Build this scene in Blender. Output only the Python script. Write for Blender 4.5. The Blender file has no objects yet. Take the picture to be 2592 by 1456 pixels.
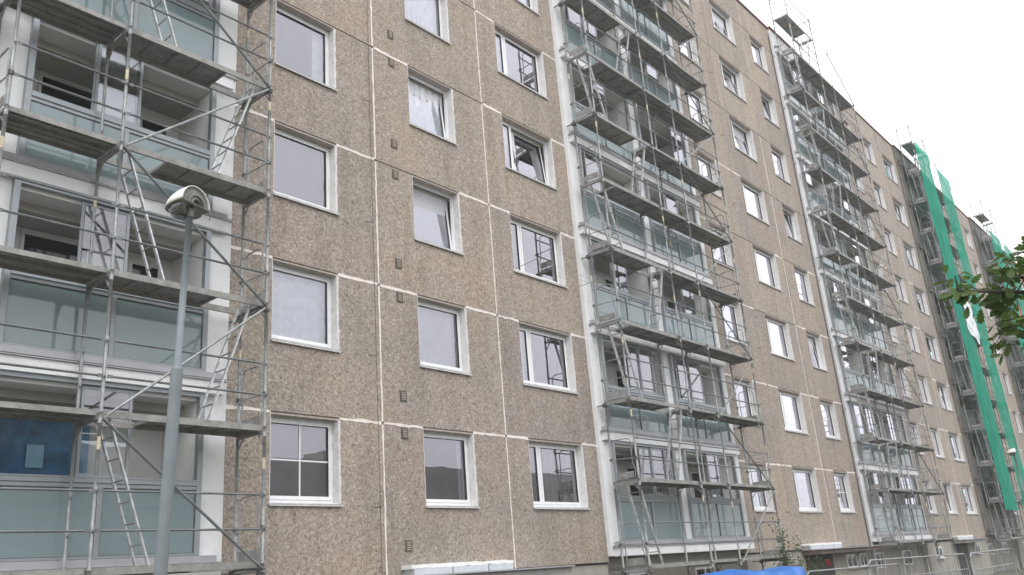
import bpy, math, random
from mathutils import Vector, Matrix
R = math.radians
rnd = random.Random(7)
S = bpy.context.scene
COL = S.collection

# ------------------------------------------------------------------ camera
cam_d = bpy.data.cameras.new('camera')
cam = bpy.data.objects.new('camera', cam_d)
COL.objects.link(cam)
cam_d.sensor_width = 36.0
cam_d.lens = 2187.72 / 2592 * 36.0
cam_d.clip_start = 0.05
cam_d.clip_end = 2000
ra = Vector((0.65432053, -0.75240177, -0.07586981))
ub = Vector((-0.19511937, -0.26490699, 0.9443266))
fc = Vector((0.73061144, 0.60308861, 0.32014223))
m = Matrix((ra, ub, -fc)).transposed().to_4x4()
m.translation = Vector((0, -12.5012, 1.6038))
cam.matrix_world = m
S.camera = cam

# ------------------------------------------------------------------ world, sun, exposure
SUN_EL, SUN_AZ = 52, 215
w = bpy.data.worlds.new('World'); S.world = w; w.use_nodes = True
nt = w.node_tree; nt.nodes.clear()
sky = nt.nodes.new('ShaderNodeTexSky'); sky.sky_type = 'NISHITA'; sky.sun_disc = False
sky.sun_elevation = R(SUN_EL); sky.sun_rotation = R(SUN_AZ)
sky.air_density = 1.0; sky.dust_density = 4.0; sky.ozone_density = 1.0
hs = nt.nodes.new('ShaderNodeHueSaturation'); hs.inputs['Saturation'].default_value = 0.10
bgd = nt.nodes.new('ShaderNodeBackground'); bgd.inputs['Strength'].default_value = 0.15
mixc = nt.nodes.new('ShaderNodeMix'); mixc.data_type = 'RGBA'; mixc.inputs[0].default_value = 0.6
mixc.inputs[7].default_value = (13.0, 13.1, 13.6, 1)          # the even cloud layer over the sky
out = nt.nodes.new('ShaderNodeOutputWorld')
nt.links.new(sky.outputs[0], hs.inputs['Color']); nt.links.new(hs.outputs[0], mixc.inputs[6])
nt.links.new(mixc.outputs[2], bgd.inputs[0]); nt.links.new(bgd.outputs[0], out.inputs[0])
sl = bpy.data.lights.new('sun', 'SUN'); sl.energy = 0.6; sl.angle = R(25); sl.color = (1, .97, .93)
so = bpy.data.objects.new('sun', sl); COL.objects.link(so)
_el, _az = R(SUN_EL), R(SUN_AZ)
sd = Vector((math.sin(_az) * math.cos(_el), math.cos(_az) * math.cos(_el), math.sin(_el)))
so.rotation_euler = sd.to_track_quat('Z', 'Y').to_euler()
S.view_settings.view_transform = 'Standard'; S.view_settings.look = 'None'
S.view_settings.gamma = 1; S.view_settings.use_curve_mapping = False
S.view_settings.exposure = 0.36

# ------------------------------------------------------------------ materials
def newmat(name):
    mt = bpy.data.materials.new(name); mt.use_nodes = True
    n = mt.node_tree; n.nodes.clear()
    o = n.nodes.new('ShaderNodeOutputMaterial')
    return mt, n, o

def wpos(n):
    g = n.nodes.new('ShaderNodeNewGeometry'); return g.outputs['Position']

def noise(n, vec, scale, detail=3, rough=.55, dist=0.0):
    t = n.nodes.new('ShaderNodeTexNoise'); t.inputs['Scale'].default_value = scale
    t.inputs['Detail'].default_value = detail; t.inputs['Roughness'].default_value = rough
    t.inputs['Distortion'].default_value = dist
    n.links.new(vec, t.inputs['Vector']); return t.outputs[0]

def ramp(n, fac, stops):
    r = n.nodes.new('ShaderNodeValToRGB'); e = r.color_ramp.elements
    while len(e) < len(stops): e.new(.5)
    for el, (p, c) in zip(e, stops):
        el.position = p; el.color = (c, c, c, 1) if isinstance(c, (int, float)) else (c[0], c[1], c[2], 1)
    n.links.new(fac, r.inputs[0]); return r.outputs[0]

def mixcol(n, a, b, fac, mode='MIX'):
    x = n.nodes.new('ShaderNodeMix'); x.data_type = 'RGBA'; x.blend_type = mode
    for s, v in ((x.inputs[6], a), (x.inputs[7], b), (x.inputs[0], fac)):
        if isinstance(v, bpy.types.NodeSocket): n.links.new(v, s)
        elif isinstance(v, (int, float)): s.default_value = v
        else: s.default_value = (*v, 1) if len(v) == 3 else v
    return x.outputs[2]

def mat(name, col, rough=.6, metal=0.0, var=.15, vscale=3.0, bump=0.0, bscale=40, spec=.5, dirt=None, dirt_amt=.4):
    mt, n, o = newmat(name)
    p = n.nodes.new('ShaderNodeBsdfPrincipled')
    pos = wpos(n)
    f = noise(n, pos, vscale, 4)
    c1 = tuple(min(1, c * (1 + var)) for c in col); c0 = tuple(c * (1 - var) for c in col)
    c = ramp(n, f, [(.3, c0), (.7, c1)])
    if dirt:
        f2 = ramp(n, noise(n, pos, vscale * 4.3, 5, .65), [(.52, 0.0), (.68, 1.0)])
        mm = n.nodes.new('ShaderNodeMath'); mm.operation = 'MULTIPLY'; mm.inputs[1].default_value = dirt_amt
        n.links.new(f2, mm.inputs[0])
        c = mixcol(n, c, dirt, mm.outputs[0])
    n.links.new(c, p.inputs['Base Color'])
    p.inputs['Roughness'].default_value = rough; p.inputs['Metallic'].default_value = metal
    p.inputs['Specular IOR Level'].default_value = spec
    if bump:
        b = n.nodes.new('ShaderNodeBump'); b.inputs['Strength'].default_value = bump; b.inputs['Distance'].default_value = .01
        n.links.new(noise(n, pos, bscale, 3), b.inputs['Height']); n.links.new(b.outputs[0], p.inputs['Normal'])
    n.links.new(p.outputs[0], o.inputs[0])
    return mt

def aggregate(name, tint=(1, 1, 1)):
    mt, n, o = newmat(name)
    p = n.nodes.new('ShaderNodeBsdfPrincipled'); p.inputs['Roughness'].default_value = .92
    p.inputs['Specular IOR Level'].default_value = .2
    pos = wpos(n)
    # warped coordinates give the worm-like gravel coat
    nn = n.nodes.new('ShaderNodeTexNoise'); nn.inputs['Scale'].default_value = 9; nn.inputs['Detail'].default_value = 2
    n.links.new(pos, nn.inputs['Vector'])
    ad = n.nodes.new('ShaderNodeVectorMath'); ad.operation = 'MULTIPLY_ADD'
    ad.inputs[1].default_value = (.12, .12, .12); n.links.new(nn.outputs['Color'], ad.inputs[0]); n.links.new(pos, ad.inputs[2])
    fine = noise(n, ad.outputs[0], 24, 5, .72, .8)
    vo = n.nodes.new('ShaderNodeTexVoronoi'); vo.inputs['Scale'].default_value = 26
    n.links.new(ad.outputs[0], vo.inputs['Vector'])
    t = lambda c: tuple(x * y for x, y in zip(c, tint))
    c = ramp(n, fine, [(.34, t((.150, .127, .107))), (.45, t((.32, .280, .241))), (.55, t((.405, .360, .314))), (.69, t((.575, .525, .47)))])
    vc = n.nodes.new('ShaderNodeSeparateColor'); n.links.new(vo.outputs['Color'], vc.inputs[0])
    c = mixcol(n, c, ramp(n, vc.outputs[0], [(0, (.80, .78, .76)), (1, (1.20, 1.20, 1.20))]), .7, 'MULTIPLY')
    # large patches: grey lichen and brown stone, plus vertical run-off streaks
    mp = n.nodes.new('ShaderNodeMapping'); mp.inputs['Scale'].default_value = (2.6, 2.6, .22); n.links.new(pos, mp.inputs[0])
    big = noise(n, pos, .55, 4, .6)
    c = mixcol(n, c, ramp(n, big, [(.32, (1.07, .99, .94)), (.5, (1, 1, 1)), (.68, (.88, .90, .90))]), .9, 'MULTIPLY')
    st = noise(n, mp.outputs[0], 1.0, 4, .6)
    c = mixcol(n, c, ramp(n, st, [(.36, (.80, .79, .78)), (.5, (1, 1, 1)), (.7, (1.08, 1.08, 1.09))]), .55, 'MULTIPLY')
    oi = n.nodes.new('ShaderNodeObjectInfo')
    c = mixcol(n, c, ramp(n, oi.outputs['Random'], [(0, (.93, .93, .94)), (1, (1.07, 1.05, 1.03))]), 1.0, 'MULTIPLY')
    n.links.new(c, p.inputs['Base Color'])
    b = n.nodes.new('ShaderNodeBump'); b.inputs['Strength'].default_value = 1.0; b.inputs['Distance'].default_value = .022
    n.links.new(fine, b.inputs['Height']); n.links.new(b.outputs[0], p.inputs['Normal'])
    n.links.new(p.outputs[0], o.inputs[0])
    return mt

def glassmat(name, tint=(.93, .96, .95), refl=1.0, rough=0.0):
    mt, n, o = newmat(name)
    tr = n.nodes.new('ShaderNodeBsdfTransparent'); tr.inputs[0].default_value = (*tint, 1)
    gl = n.nodes.new('ShaderNodeBsdfGlossy'); gl.inputs['Roughness'].default_value = rough
    gl.inputs[0].default_value = (.93, .92, 1.0, 1)
    fr = n.nodes.new('ShaderNodeFresnel'); fr.inputs['IOR'].default_value = 1.5
    mu = n.nodes.new('ShaderNodeMath'); mu.operation = 'MULTIPLY_ADD'; mu.inputs[1].default_value = refl; mu.inputs[2].default_value = .05; mu.use_clamp = True
    n.links.new(fr.outputs[0], mu.inputs[0])
    # panes are never perfectly flat
    b = n.nodes.new('ShaderNodeBump'); b.inputs['Strength'].default_value = .02; b.inputs['Distance'].default_value = .05
    n.links.new(noise(n, wpos(n), 1.7, 1), b.inputs['Height']); n.links.new(b.outputs[0], gl.inputs['Normal'])
    mx = n.nodes.new('ShaderNodeMixShader')
    n.links.new(mu.outputs[0], mx.inputs[0]); n.links.new(tr.outputs[0], mx.inputs[1]); n.links.new(gl.outputs[0], mx.inputs[2])
    n.links.new(mx.outputs[0], o.inputs[0])
    return mt

def netmat(name, col, hole, scale=260):
    mt, n, o = newmat(name)
    tr = n.nodes.new('ShaderNodeBsdfTransparent')
    d = n.nodes.new('ShaderNodeBsdfDiffuse'); t = n.nodes.new('ShaderNodeBsdfTranslucent')
    pos = wpos(n)
    mp = n.nodes.new('ShaderNodeMapping'); mp.inputs['Scale'].default_value = (1.5, 1.5, .5); n.links.new(pos, mp.inputs[0])
    c = ramp(n, noise(n, mp.outputs[0], 1.2, 4), [(.3, tuple(x * .75 for x in col)), (.7, tuple(x * 1.25 for x in col))])
    n.links.new(c, d.inputs[0]); n.links.new(c, t.inputs[0])
    a = n.nodes.new('ShaderNodeMixShader'); a.inputs[0].default_value = .45
    n.links.new(d.outputs[0], a.inputs[1]); n.links.new(t.outputs[0], a.inputs[2])
    mx = n.nodes.new('ShaderNodeMixShader'); mx.inputs[0].default_value = 1 - hole
    n.links.new(tr.outputs[0], mx.inputs[1]); n.links.new(a.outputs[0], mx.inputs[2])
    n.links.new(mx.outputs[0], o.inputs[0])
    return mt

def leafmat(name, c0, c1):
    mt, n, o = newmat(name)
    p = n.nodes.new('ShaderNodeBsdfPrincipled'); p.inputs['Roughness'].default_value = .45
    oi = n.nodes.new('ShaderNodeObjectInfo')
    f = noise(n, wpos(n), 7.0, 3)
    c = ramp(n, f, [(.3, c0), (.7, c1)])
    c = mixcol(n, c, ramp(n, oi.outputs['Random'], [(0, (.8, .85, .75)), (1, (1.15, 1.2, 1.0))]), 1.0, 'MULTIPLY')
    n.links.new(c, p.inputs['Base Color'])
    t = n.nodes.new('ShaderNodeBsdfTranslucent'); n.links.new(c, t.inputs[0])
    mx = n.nodes.new('ShaderNodeMixShader'); mx.inputs[0].default_value = .45
    n.links.new(p.outputs[0], mx.inputs[1]); n.links.new(t.outputs[0], mx.inputs[2])
    n.links.new(mx.outputs[0], o.inputs[0])
    return mt

M = dict(
    agg=aggregate('pebble_dash'),
    agg_orange=aggregate('orange_render', (1.9, .62, .28)),
    seal_white=mat('white_sealant', (.80, .73, .69), .8, var=.12, vscale=9, dirt=(.35, .29, .23), dirt_amt=.55),
    seal_grey=mat('grey_sealant', (.24, .21, .18), .9, var=.2, vscale=9),
    pvc=mat('white_plastic', (.78, .79, .80), .35, var=.04, vscale=2, dirt=(.55, .53, .50), dirt_amt=.25),
    reveal=mat('painted_reveal', (.66, .645, .635), .85, var=.08, vscale=5, bump=.3, bscale=60, dirt=(.36, .33, .29), dirt_amt=.6),
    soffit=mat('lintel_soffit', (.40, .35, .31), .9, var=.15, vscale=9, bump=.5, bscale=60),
    sill=mat('white_sill', (.66, .66, .66), .45, var=.1, vscale=6, dirt=(.38, .34, .30), dirt_amt=.5),
    render=mat('white_render', (.76, .765, .77), .9, var=.05, vscale=1.2, bump=.25, bscale=140, dirt=(.52, .52, .50), dirt_amt=.3),
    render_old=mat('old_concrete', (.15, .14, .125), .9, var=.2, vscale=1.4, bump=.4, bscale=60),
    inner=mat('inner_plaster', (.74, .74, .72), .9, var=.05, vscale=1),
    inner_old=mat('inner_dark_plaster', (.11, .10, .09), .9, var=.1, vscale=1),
    alu=mat('grey_aluminium', (.30, .325, .345), .42, .35, var=.07, vscale=3),
    flash=mat('zinc_flashing', (.40, .40, .42), .45, .3, var=.08, vscale=3),
    milk=mat('milk_glass', (.20, .262, .275), .06, 0, var=.05, vscale=.8, spec=.75),
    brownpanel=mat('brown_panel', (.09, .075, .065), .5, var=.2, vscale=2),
    galv=mat('galvanised_steel', (.285, .30, .30), .5, .35, var=.25, vscale=6, dirt=(.16, .14, .12), dirt_amt=.55),
    galv_dark=mat('dark_steel_tube', (.165, .18, .185), .5, .3, var=.25, vscale=6, dirt=(.10, .09, .08), dirt_amt=.5),  # darker steel tone for guard rails and alternate braces
    galv_light=mat('scratched_aluminium', (.58, .59, .60), .42, .5, var=.25, vscale=8, dirt=(.25, .24, .23), dirt_amt=.5),
    deck_rail=mat('deck_rail_steel', (.29, .285, .27), .65, .2, var=.25, vscale=5, dirt=(.12, .11, .10), dirt_amt=.5),
    ply=mat('dirty_shaded_plywood', (.030, .030, .027), .85, var=.45, vscale=2.5, dirt=(.07, .065, .055), dirt_amt=.5),  # dirt flecks over a near-black base that paints in the shade under the decks
    sticker=mat('paper_band', (.55, .50, .36), .7, var=.25, vscale=30, dirt=(.35, .12, .08), dirt_amt=.5),
    coupler=mat('coupler_steel', (.12, .115, .11), .6, .4, var=.3, vscale=20),
    roomwall=mat('room_wall', (.42, .40, .37), .9, var=.05),
    core=mat('core_concrete', (.25, .23, .21), .9),
    pane=glassmat('window_glass', (.84, .88, .88), 4.2),
    pane2=glassmat('clear_glass', (.86, .92, .91), 3.0),
    dark=mat('dark_glass', (.012, .014, .016), .05, var=.2, spec=.6),
    vent=mat('vent_grille', (.10, .085, .065), .8, var=.3, vscale=20),
    plinth=mat('plinth_render', (.33, .31, .27), .9, var=.15, vscale=1.5, bump=.5, bscale=50),
    rooftrim=mat('roof_trim', (.22, .09, .07), .6, var=.2),
    roof=mat('roof_felt', (.08, .08, .08), .9),
    blind=mat('grey_blind', (.56, .56, .60), .8, var=.08, vscale=2),
    blind_dark=mat('dark_mesh_blind', (.21, .21, .21), .8, var=.08, vscale=2),
    curtain=mat('curtain_cloth', (.80, .81, .86), .9, var=.12, vscale=8),
    curtain_green=mat('pleated_curtain', (.20, .21, .19), .9, var=.12, vscale=8),
    foil=mat('blue_foil', (.022, .115, .235), .3, var=.4, vscale=6, bump=.35, bscale=5, spec=.5),
    bluefilm=mat('blue_film', (.05, .22, .42), .4, var=.2, vscale=6),
    paper=mat('paper_sheet', (.24, .42, .56), .8, var=.05),
    tarp=mat('blue_tarpaulin', (.02, .15, .50), .45, var=.3, vscale=3, bump=.9, bscale=9),
    lamp_pole=mat('painted_pole', (.175, .205, .22), .5, .05, var=.10, vscale=6, bump=.15, bscale=120, dirt=(.17, .17, .16), dirt_amt=.4),
    lamp_shell=mat('lamp_shell', (.74, .74, .70), .5, var=.1, vscale=14, dirt=(.30, .28, .24), dirt_amt=.5),
    lamp_cap=mat('lamp_cap', (.15, .145, .125), .6, var=.2, vscale=20),
    lamp_dark=mat('lamp_dark', (.05, .045, .04), .6, var=.3, vscale=20),
    lamp_bowl=glassmat('lamp_bowl', (.50, .52, .52), 1.3, .15),
    net=netmat('green_netting', (.03, .46, .31), .14),
    sheet=mat('silver_sheet', (.55, .60, .62), .25, .3, var=.3, vscale=5, bump=.9, bscale=6),
    leaf=leafmat('oak_leaf', (.055, .10, .028), (.13, .20, .055)),
    leaf2=leafmat('bush_leaf', (.035, .075, .025), (.10, .15, .05)),
    bark=mat('bark', (.09, .075, .06), .9, var=.35, vscale=20, bump=.8, bscale=60),
    rose=mat('red_petal', (.42, .02, .04), .6, var=.3, vscale=30),
    canopy=mat('canopy_render', (.30, .29, .27), .9, var=.2, vscale=4, dirt=(.15, .13, .12)),
    canopy_brown=mat('canopy_fascia', (.12, .085, .07), .7, var=.2, vscale=4),
    block=mat('white_block', (.52, .55, .58), .8, var=.07, vscale=6),
    mortar=mat('white_mortar', (.80, .80, .79), .8, var=.05),
    ground=mat('grass_ground', (.105, .105, .070), .95, var=.45, vscale=1.2, bump=1, bscale=30, dirt=(.12, .10, .07)),
    path=mat('path_asphalt', (.07, .07, .068), .9, var=.2, vscale=2, bump=.4, bscale=80),
    opp=mat('opposite_render', (.36, .35, .33), .9, var=.15, vscale=.4),
    dirt_dark=mat('door_dark', (.03, .025, .022), .7, var=.3),
)

# ------------------------------------------------------------------ mesh helpers
class MB:
    def __init__(s): s.v = []; s.f = []; s.mi = []; s.m = 0
    def box(s, x0, x1, y0, y1, z0, z1):
        b = len(s.v)
        s.v += [(x0, y0, z0), (x1, y0, z0), (x1, y1, z0), (x0, y1, z0), (x0, y0, z1), (x1, y0, z1), (x1, y1, z1), (x0, y1, z1)]
        for q in ((0, 3, 2, 1), (4, 5, 6, 7), (0, 1, 5, 4), (1, 2, 6, 5), (2, 3, 7, 6), (3, 0, 4, 7)):
            s.f.append(tuple(b + i for i in q)); s.mi.append(s.m)
        return s
    def obox(s, p, q, wx, wy, up=(0, 0, 1)):
        p, q = Vector(p), Vector(q); d = (q - p).normalized(); u = Vector(up)
        if abs(d.dot(u)) > .99: u = Vector((0, 1, 0))
        a = d.cross(u).normalized() * wx / 2; c = a.normalized().cross(d).normalized() * wy / 2
        b = len(s.v)
        for e in (p, q):
            for k in ((-1, -1), (1, -1), (1, 1), (-1, 1)): s.v.append(tuple(e + a * k[0] + c * k[1]))
        for t in ((0, 3, 2, 1), (4, 5, 6, 7), (0, 1, 5, 4), (1, 2, 6, 5), (2, 3, 7, 6), (3, 0, 4, 7)):
            s.f.append(tuple(b + i for i in t)); s.mi.append(s.m)
        return s
    def tube(s, pts, r, n=6, r1=None, caps=True):
        pts = [Vector(p) for p in pts]; b = len(s.v); L = len(pts)
        for i, p in enumerate(pts):
            d = (pts[min(i + 1, L - 1)] - pts[max(i - 1, 0)]).normalized()
            u = Vector((0, 0, 1)) if abs(d.z) < .9 else Vector((1, 0, 0))
            a = d.cross(u).normalized(); c = d.cross(a)
            rr = r if r1 is None else r + (r1 - r) * i / (L - 1)
            for k in range(n):
                t = 2 * math.pi * k / n
                s.v.append(tuple(p + (a * math.cos(t) + c * math.sin(t)) * rr))
        for i in range(L - 1):
            for k in range(n):
                s.f.append((b + i * n + k, b + i * n + (k + 1) % n, b + (i + 1) * n + (k + 1) % n, b + (i + 1) * n + k)); s.mi.append(s.m)
        if caps:
            s.f.append(tuple(b + k for k in range(n))); s.mi.append(s.m)
            s.f.append(tuple(b + (L - 1) * n + k for k in reversed(range(n)))); s.mi.append(s.m)
        return s
    def prism_y(s, poly, y0, y1):       # polygon in XZ extruded along Y
        b = len(s.v); n = len(poly)
        for y in (y0, y1):
            for (x, z) in poly: s.v.append((x, y, z))
        s.f.append(tuple(b + i for i in range(n))); s.mi.append(s.m)
        s.f.append(tuple(b + n + i for i in reversed(range(n)))); s.mi.append(s.m)
        for i in range(n):
            j = (i + 1) % n
            s.f.append((b + j, b + i, b + n + i, b + n + j)); s.mi.append(s.m)
        return s
    def grid(s, fn, nu, nv):
        b = len(s.v)
        for j in range(nv + 1):
            for i in range(nu + 1): s.v.append(tuple(fn(i / nu, j / nv)))
        for j in range(nv):
            for i in range(nu):
                a = b + j * (nu + 1) + i
                s.f.append((a, a + 1, a + nu + 2, a + nu + 1)); s.mi.append(s.m)
        return s
    def mesh(s, name, mats, smooth=False):
        me = bpy.data.meshes.new(name); me.from_pydata(s.v, [], s.f); 
        for mm in (mats if isinstance(mats, (list, tuple)) else [mats]): me.materials.append(M[mm])
        if s.m: me.polygons.foreach_set('material_index', s.mi)
        if smooth: me.polygons.foreach_set('use_smooth', [True] * len(s.f))
        me.update(); return me

def link(name, me, parent=None, loc=(0, 0, 0), rot=None, kind=None):
    o = bpy.data.objects.new(name, me); COL.objects.link(o)
    o.location = loc
    if rot: o.rotation_euler = rot
    if parent: o.parent = parent
    if kind: o['kind'] = kind
    return o
def obj(name, mb, mats, parent=None, loc=(0, 0, 0), rot=None, kind=None, smooth=False):
    return link(name, mb.mesh(name, mats, smooth), parent, loc, rot, kind)
def tag(o, label, cat, group=None):
    o['label'] = label; o['category'] = cat
    if group: o['group'] = group
    return o
def thing(name, label, cat, loc=(0, 0, 0), group=None):
    o = bpy.data.objects.new(name, None); o.empty_display_size = .2; COL.objects.link(o); o.location = loc
    return tag(o, label, cat, group)
CH = {}
def copy_tree(o, parent=None):
    c = o.copy(); COL.objects.link(c)
    if parent: c.parent = parent
    for ch in list(o.children): copy_tree(ch, c)
    return c
_cache = {}
def cached(key, fn):
    if key not in _cache: _cache[key] = fn()
    return _cache[key]

# ------------------------------------------------------------------ ground
g = MB().box(-250, 450, -300, 250, -.3, 0); obj('ground', g, 'ground', kind='structure')
g = MB().box(-20, 120, -10.5, -8.6, -.1, .02); obj('path', g, 'path', kind='structure')

# ------------------------------------------------------------------ the block
P = 17.87
H = 2.8
bl = thing('apartment_block', 'long eight storey concrete panel block with brown pebble dash walls and stacked loggias, under renovation', 'apartment building')
JZ = [1.83 + H * k for k in range(9)]            # horizontal joints
X_END = 5 * P + 7.3
# inner building mass behind the rooms
obj('building_core', MB().box(-1.5, X_END, 1.6, 11.5, 0, 25.3), 'roomwall', bl)
fl = MB()
for k in range(9): fl.box(-1.45, X_END - .05, .30, 1.597, JZ[k] - .12, JZ[k] + .08)
obj('floor_slab', fl, 'roomwall', bl, kind='stuff')
obj('roof_slab', MB().box(-1.6, X_END + .1, .02, 11.7, 25.45, 25.62), 'roof', bl)

def wobble(x0, x1, zc, w, r, n=None, amp=.25):
    n = n or max(3, int((x1 - x0) / .12)); top = []; bot = []
    for i in range(n + 1):
        x = x0 + (x1 - x0) * i / n
        top.append((x, zc + w * (.5 + r.uniform(-amp, amp)))); bot.append((x, zc - w * (.5 + r.uniform(-amp, amp))))
    return bot + top[::-1]

# window layouts: (x0, x1, type) relative to the section origin (its first vertical joint is at 3.55)
SEC_A = [(1.05, 2.50, 'one'), (4.60, 6.05, 'one'), (7.88, 9.92, 'two')]
SEC_B = [(.93, 2.31, 'one'), (4.35, 6.33, 'two'), (8.13, 9.58, 'one')]
JX = [0.0, 3.55, 7.12, 10.62]

def window(parent, x0, x1, z0, kind, state, yb=.17):
    """outer frame part at yb behind the face; its sub-parts are sashes, panes, curtain, reveals and sill"""
    W = x1 - x0; Hh = 1.47
    key = round(W, 2)
    def fr():
        mb = MB(); t = .045
        mb.box(0, t, 0, .07, 0, Hh); mb.box(W - t, W, 0, .07, 0, Hh); mb.box(t, W - t, 0, .07, 0, t + .02); mb.box(t, W - t, 0, .07, Hh - t, Hh)
        if kind == 'two': mb.box(.50, .545, 0, .07, t + .02, Hh - t)
        return mb.mesh('window_frame', 'pvc')
    f = link('window', cached(('wf', key, kind), fr), parent, (x0, yb, z0))
    def rv():
        mb = MB(); d = yb - .004; e = .014
        mb.box(-.0, e, -d, 0, 0, Hh + .03)
        mb.box(W - e, W, -d, 0, 0, Hh + .03)
        mb.box(e, W - e, -d, 0, Hh, Hh + .028)
        r = random.Random(key)
        # crumbly plaster edge round the right reveal
        pts = wobble(0, Hh, W + .012, .045, r)
        mb.prism_y([(b, a) for a, b in pts], -yb - .006, -yb + .004)
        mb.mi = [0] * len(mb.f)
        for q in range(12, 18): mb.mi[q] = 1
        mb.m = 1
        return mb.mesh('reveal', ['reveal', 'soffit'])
    link('reveal', cached(('rv', key), rv), f)
    def sl():
        mb = MB(); mb.box(-.02, W + .05, -yb - .05, .0, -.045, -.02); mb.box(-.02, W + .05, -yb - .05, -yb - .042, -.06, -.02)
        mb.box(.0, W, -yb + .002, 0.0, -.02, .0)
        return mb.mesh('sill', 'sill')
    link('sill', cached(('sl', key), sl), f)
    sashes = [(.05, W - .05)] if kind == 'one' else [(.05, .498), (.547, W - .05)]
    for i, (a, b) in enumerate(sashes):
        def sa():
            mb = MB(); t = .062; w = b - a; h = Hh - .115
            mb.box(0, t, 0, .06, 0, h); mb.box(w - t, w, 0, .06, 0, h); mb.box(t, w - t, 0, .06, 0, t); mb.box(t, w - t, 0, .06, h - t, h)
            mb.m = 1
            mb.box(t + .0005, t + .006, -.002, .02, t, h - t); mb.box(w - t - .012, w - t - .0005, -.002, .02, t, h - t); mb.box(t, w - t, -.002, .02, h - t - .010, h - t - .0005)
            return mb.mesh('sash', ['pvc', 'dirt_dark'])
        tilt = state.get('tilt') and i == len(sashes) - 1
        rot = (R(-5.5), 0, 0) if tilt else None
        link('sash', cached(('sa', round(b - a, 2), kind), sa), f, (a, -.012 + (.06 if tilt else 0), .067), rot)
        def pn():
            w = b - a; h = Hh - .115; mb = MB(); mb.grid(lambda u, v: (.062 + u * (w - .124), .024, .062 + v * (h - .124)), 1, 1)
            return mb.mesh('pane', 'pane')
        link('pane', cached(('pn', round(b - a, 2), kind), pn), f, (a, -.012 + (.06 if tilt else 0), .067), rot)
    if state.get('muntin'):
        a, b = sashes[-1]
        mb = MB(); xm = (a + b) / 2; zm = Hh / 2
        mb.box(xm - .012, xm + .012, -.006, .008, .13, Hh - .11); mb.box(a + .063, xm - .0125, -.005, .007, zm - .012, zm + .012); mb.box(xm + .0125, b - .063, -.005, .007, zm - .012, zm + .012)
        obj('muntin', mb, 'pvc', f)
    def cover(mname, xa, xb, za, zb, pleat=0.0, yy=.16, freq=14):
        n = max(2, int((xb - xa) * 40)) if pleat else 2
        def fn(u, v):
            x = xa + (xb - xa) * u
            return (x, yy + pleat * (math.sin(x * freq * 2.1) + .5 * math.sin(x * freq * 5.3 + 1)) * (.5 + .5 * (1 - v)), za + (zb - za) * v)
        return obj('curtain', MB().grid(fn, n, 2), mname, f, smooth=bool(pleat))
    c = state.get('cover')
    if c == 'blind': cover('blind', .03, W - .03, .05, Hh - .02)
    elif c == 'dark_blind': cover('blind_dark', .03, W - .03, .05, Hh - .02)
    elif c == 'lace': cover('curtain', .03, W - .03, .03, Hh - .02, .022)
    elif c == 'green': cover('curtain_green', .03, W - .03, .03, Hh - .02, .03, freq=9)
    elif c == 'half': cover('curtain', .03, W * .42, .03, Hh - .02, .022)
    elif c == 'side':
        cover('curtain', .03, W * .18, .03, Hh - .02, .022)
        cover('curtain', W * .86, W - .03, .03, Hh - .02, .022)
    elif c == 'right': cover('curtain', W * .78, W - .03, .03, Hh - .02, .022)
    return f

STATE = {  # (section, column, storey)
    (0, 0, 0): dict(cover='dark_blind', muntin=1), (0, 0, 1): dict(cover='lace'), (0, 0, 2): dict(cover='dark_blind'), (0, 0, 3): dict(cover='right'),
    (0, 1, 0): dict(cover='side'), (0, 1, 1): dict(cover='blind'), (0, 1, 2): dict(cover='blind', tilt=1), (0, 1, 3): dict(cover='lace', tilt=1), (0, 1, 4): dict(cover='lace'),
    (0, 2, 0): dict(cover='green'), (0, 2, 1): dict(cover='half'), (0, 2, 2): dict(cover=None), (0, 2, 3): dict(cover='half', tilt=1), (0, 2, 4): dict(cover='half'), (0, 2, 5): dict(cover='side'),
    (1, 1, 0): dict(cover=None), (1, 2, 0): dict(cover='dark_blind', muntin=1), (1, 1, 2): dict(cover='lace'), (1, 2, 2): dict(cover='lace', tilt=1), (1, 2, 1): dict(cover=None), (1, 1, 6): dict(cover='side', tilt=1),
    (1, 2, 4): dict(cover='side', tilt=1), (1, 2, 6): dict(cover='side', tilt=1), (1, 1, 1): dict(cover='lace'), (1, 1, 3): dict(cover='lace')}
WHITE_H = {0: [1, 2, 3, 5], 1: [1, 2, 4], 2: [1, 2, 3, 5]}

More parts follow.
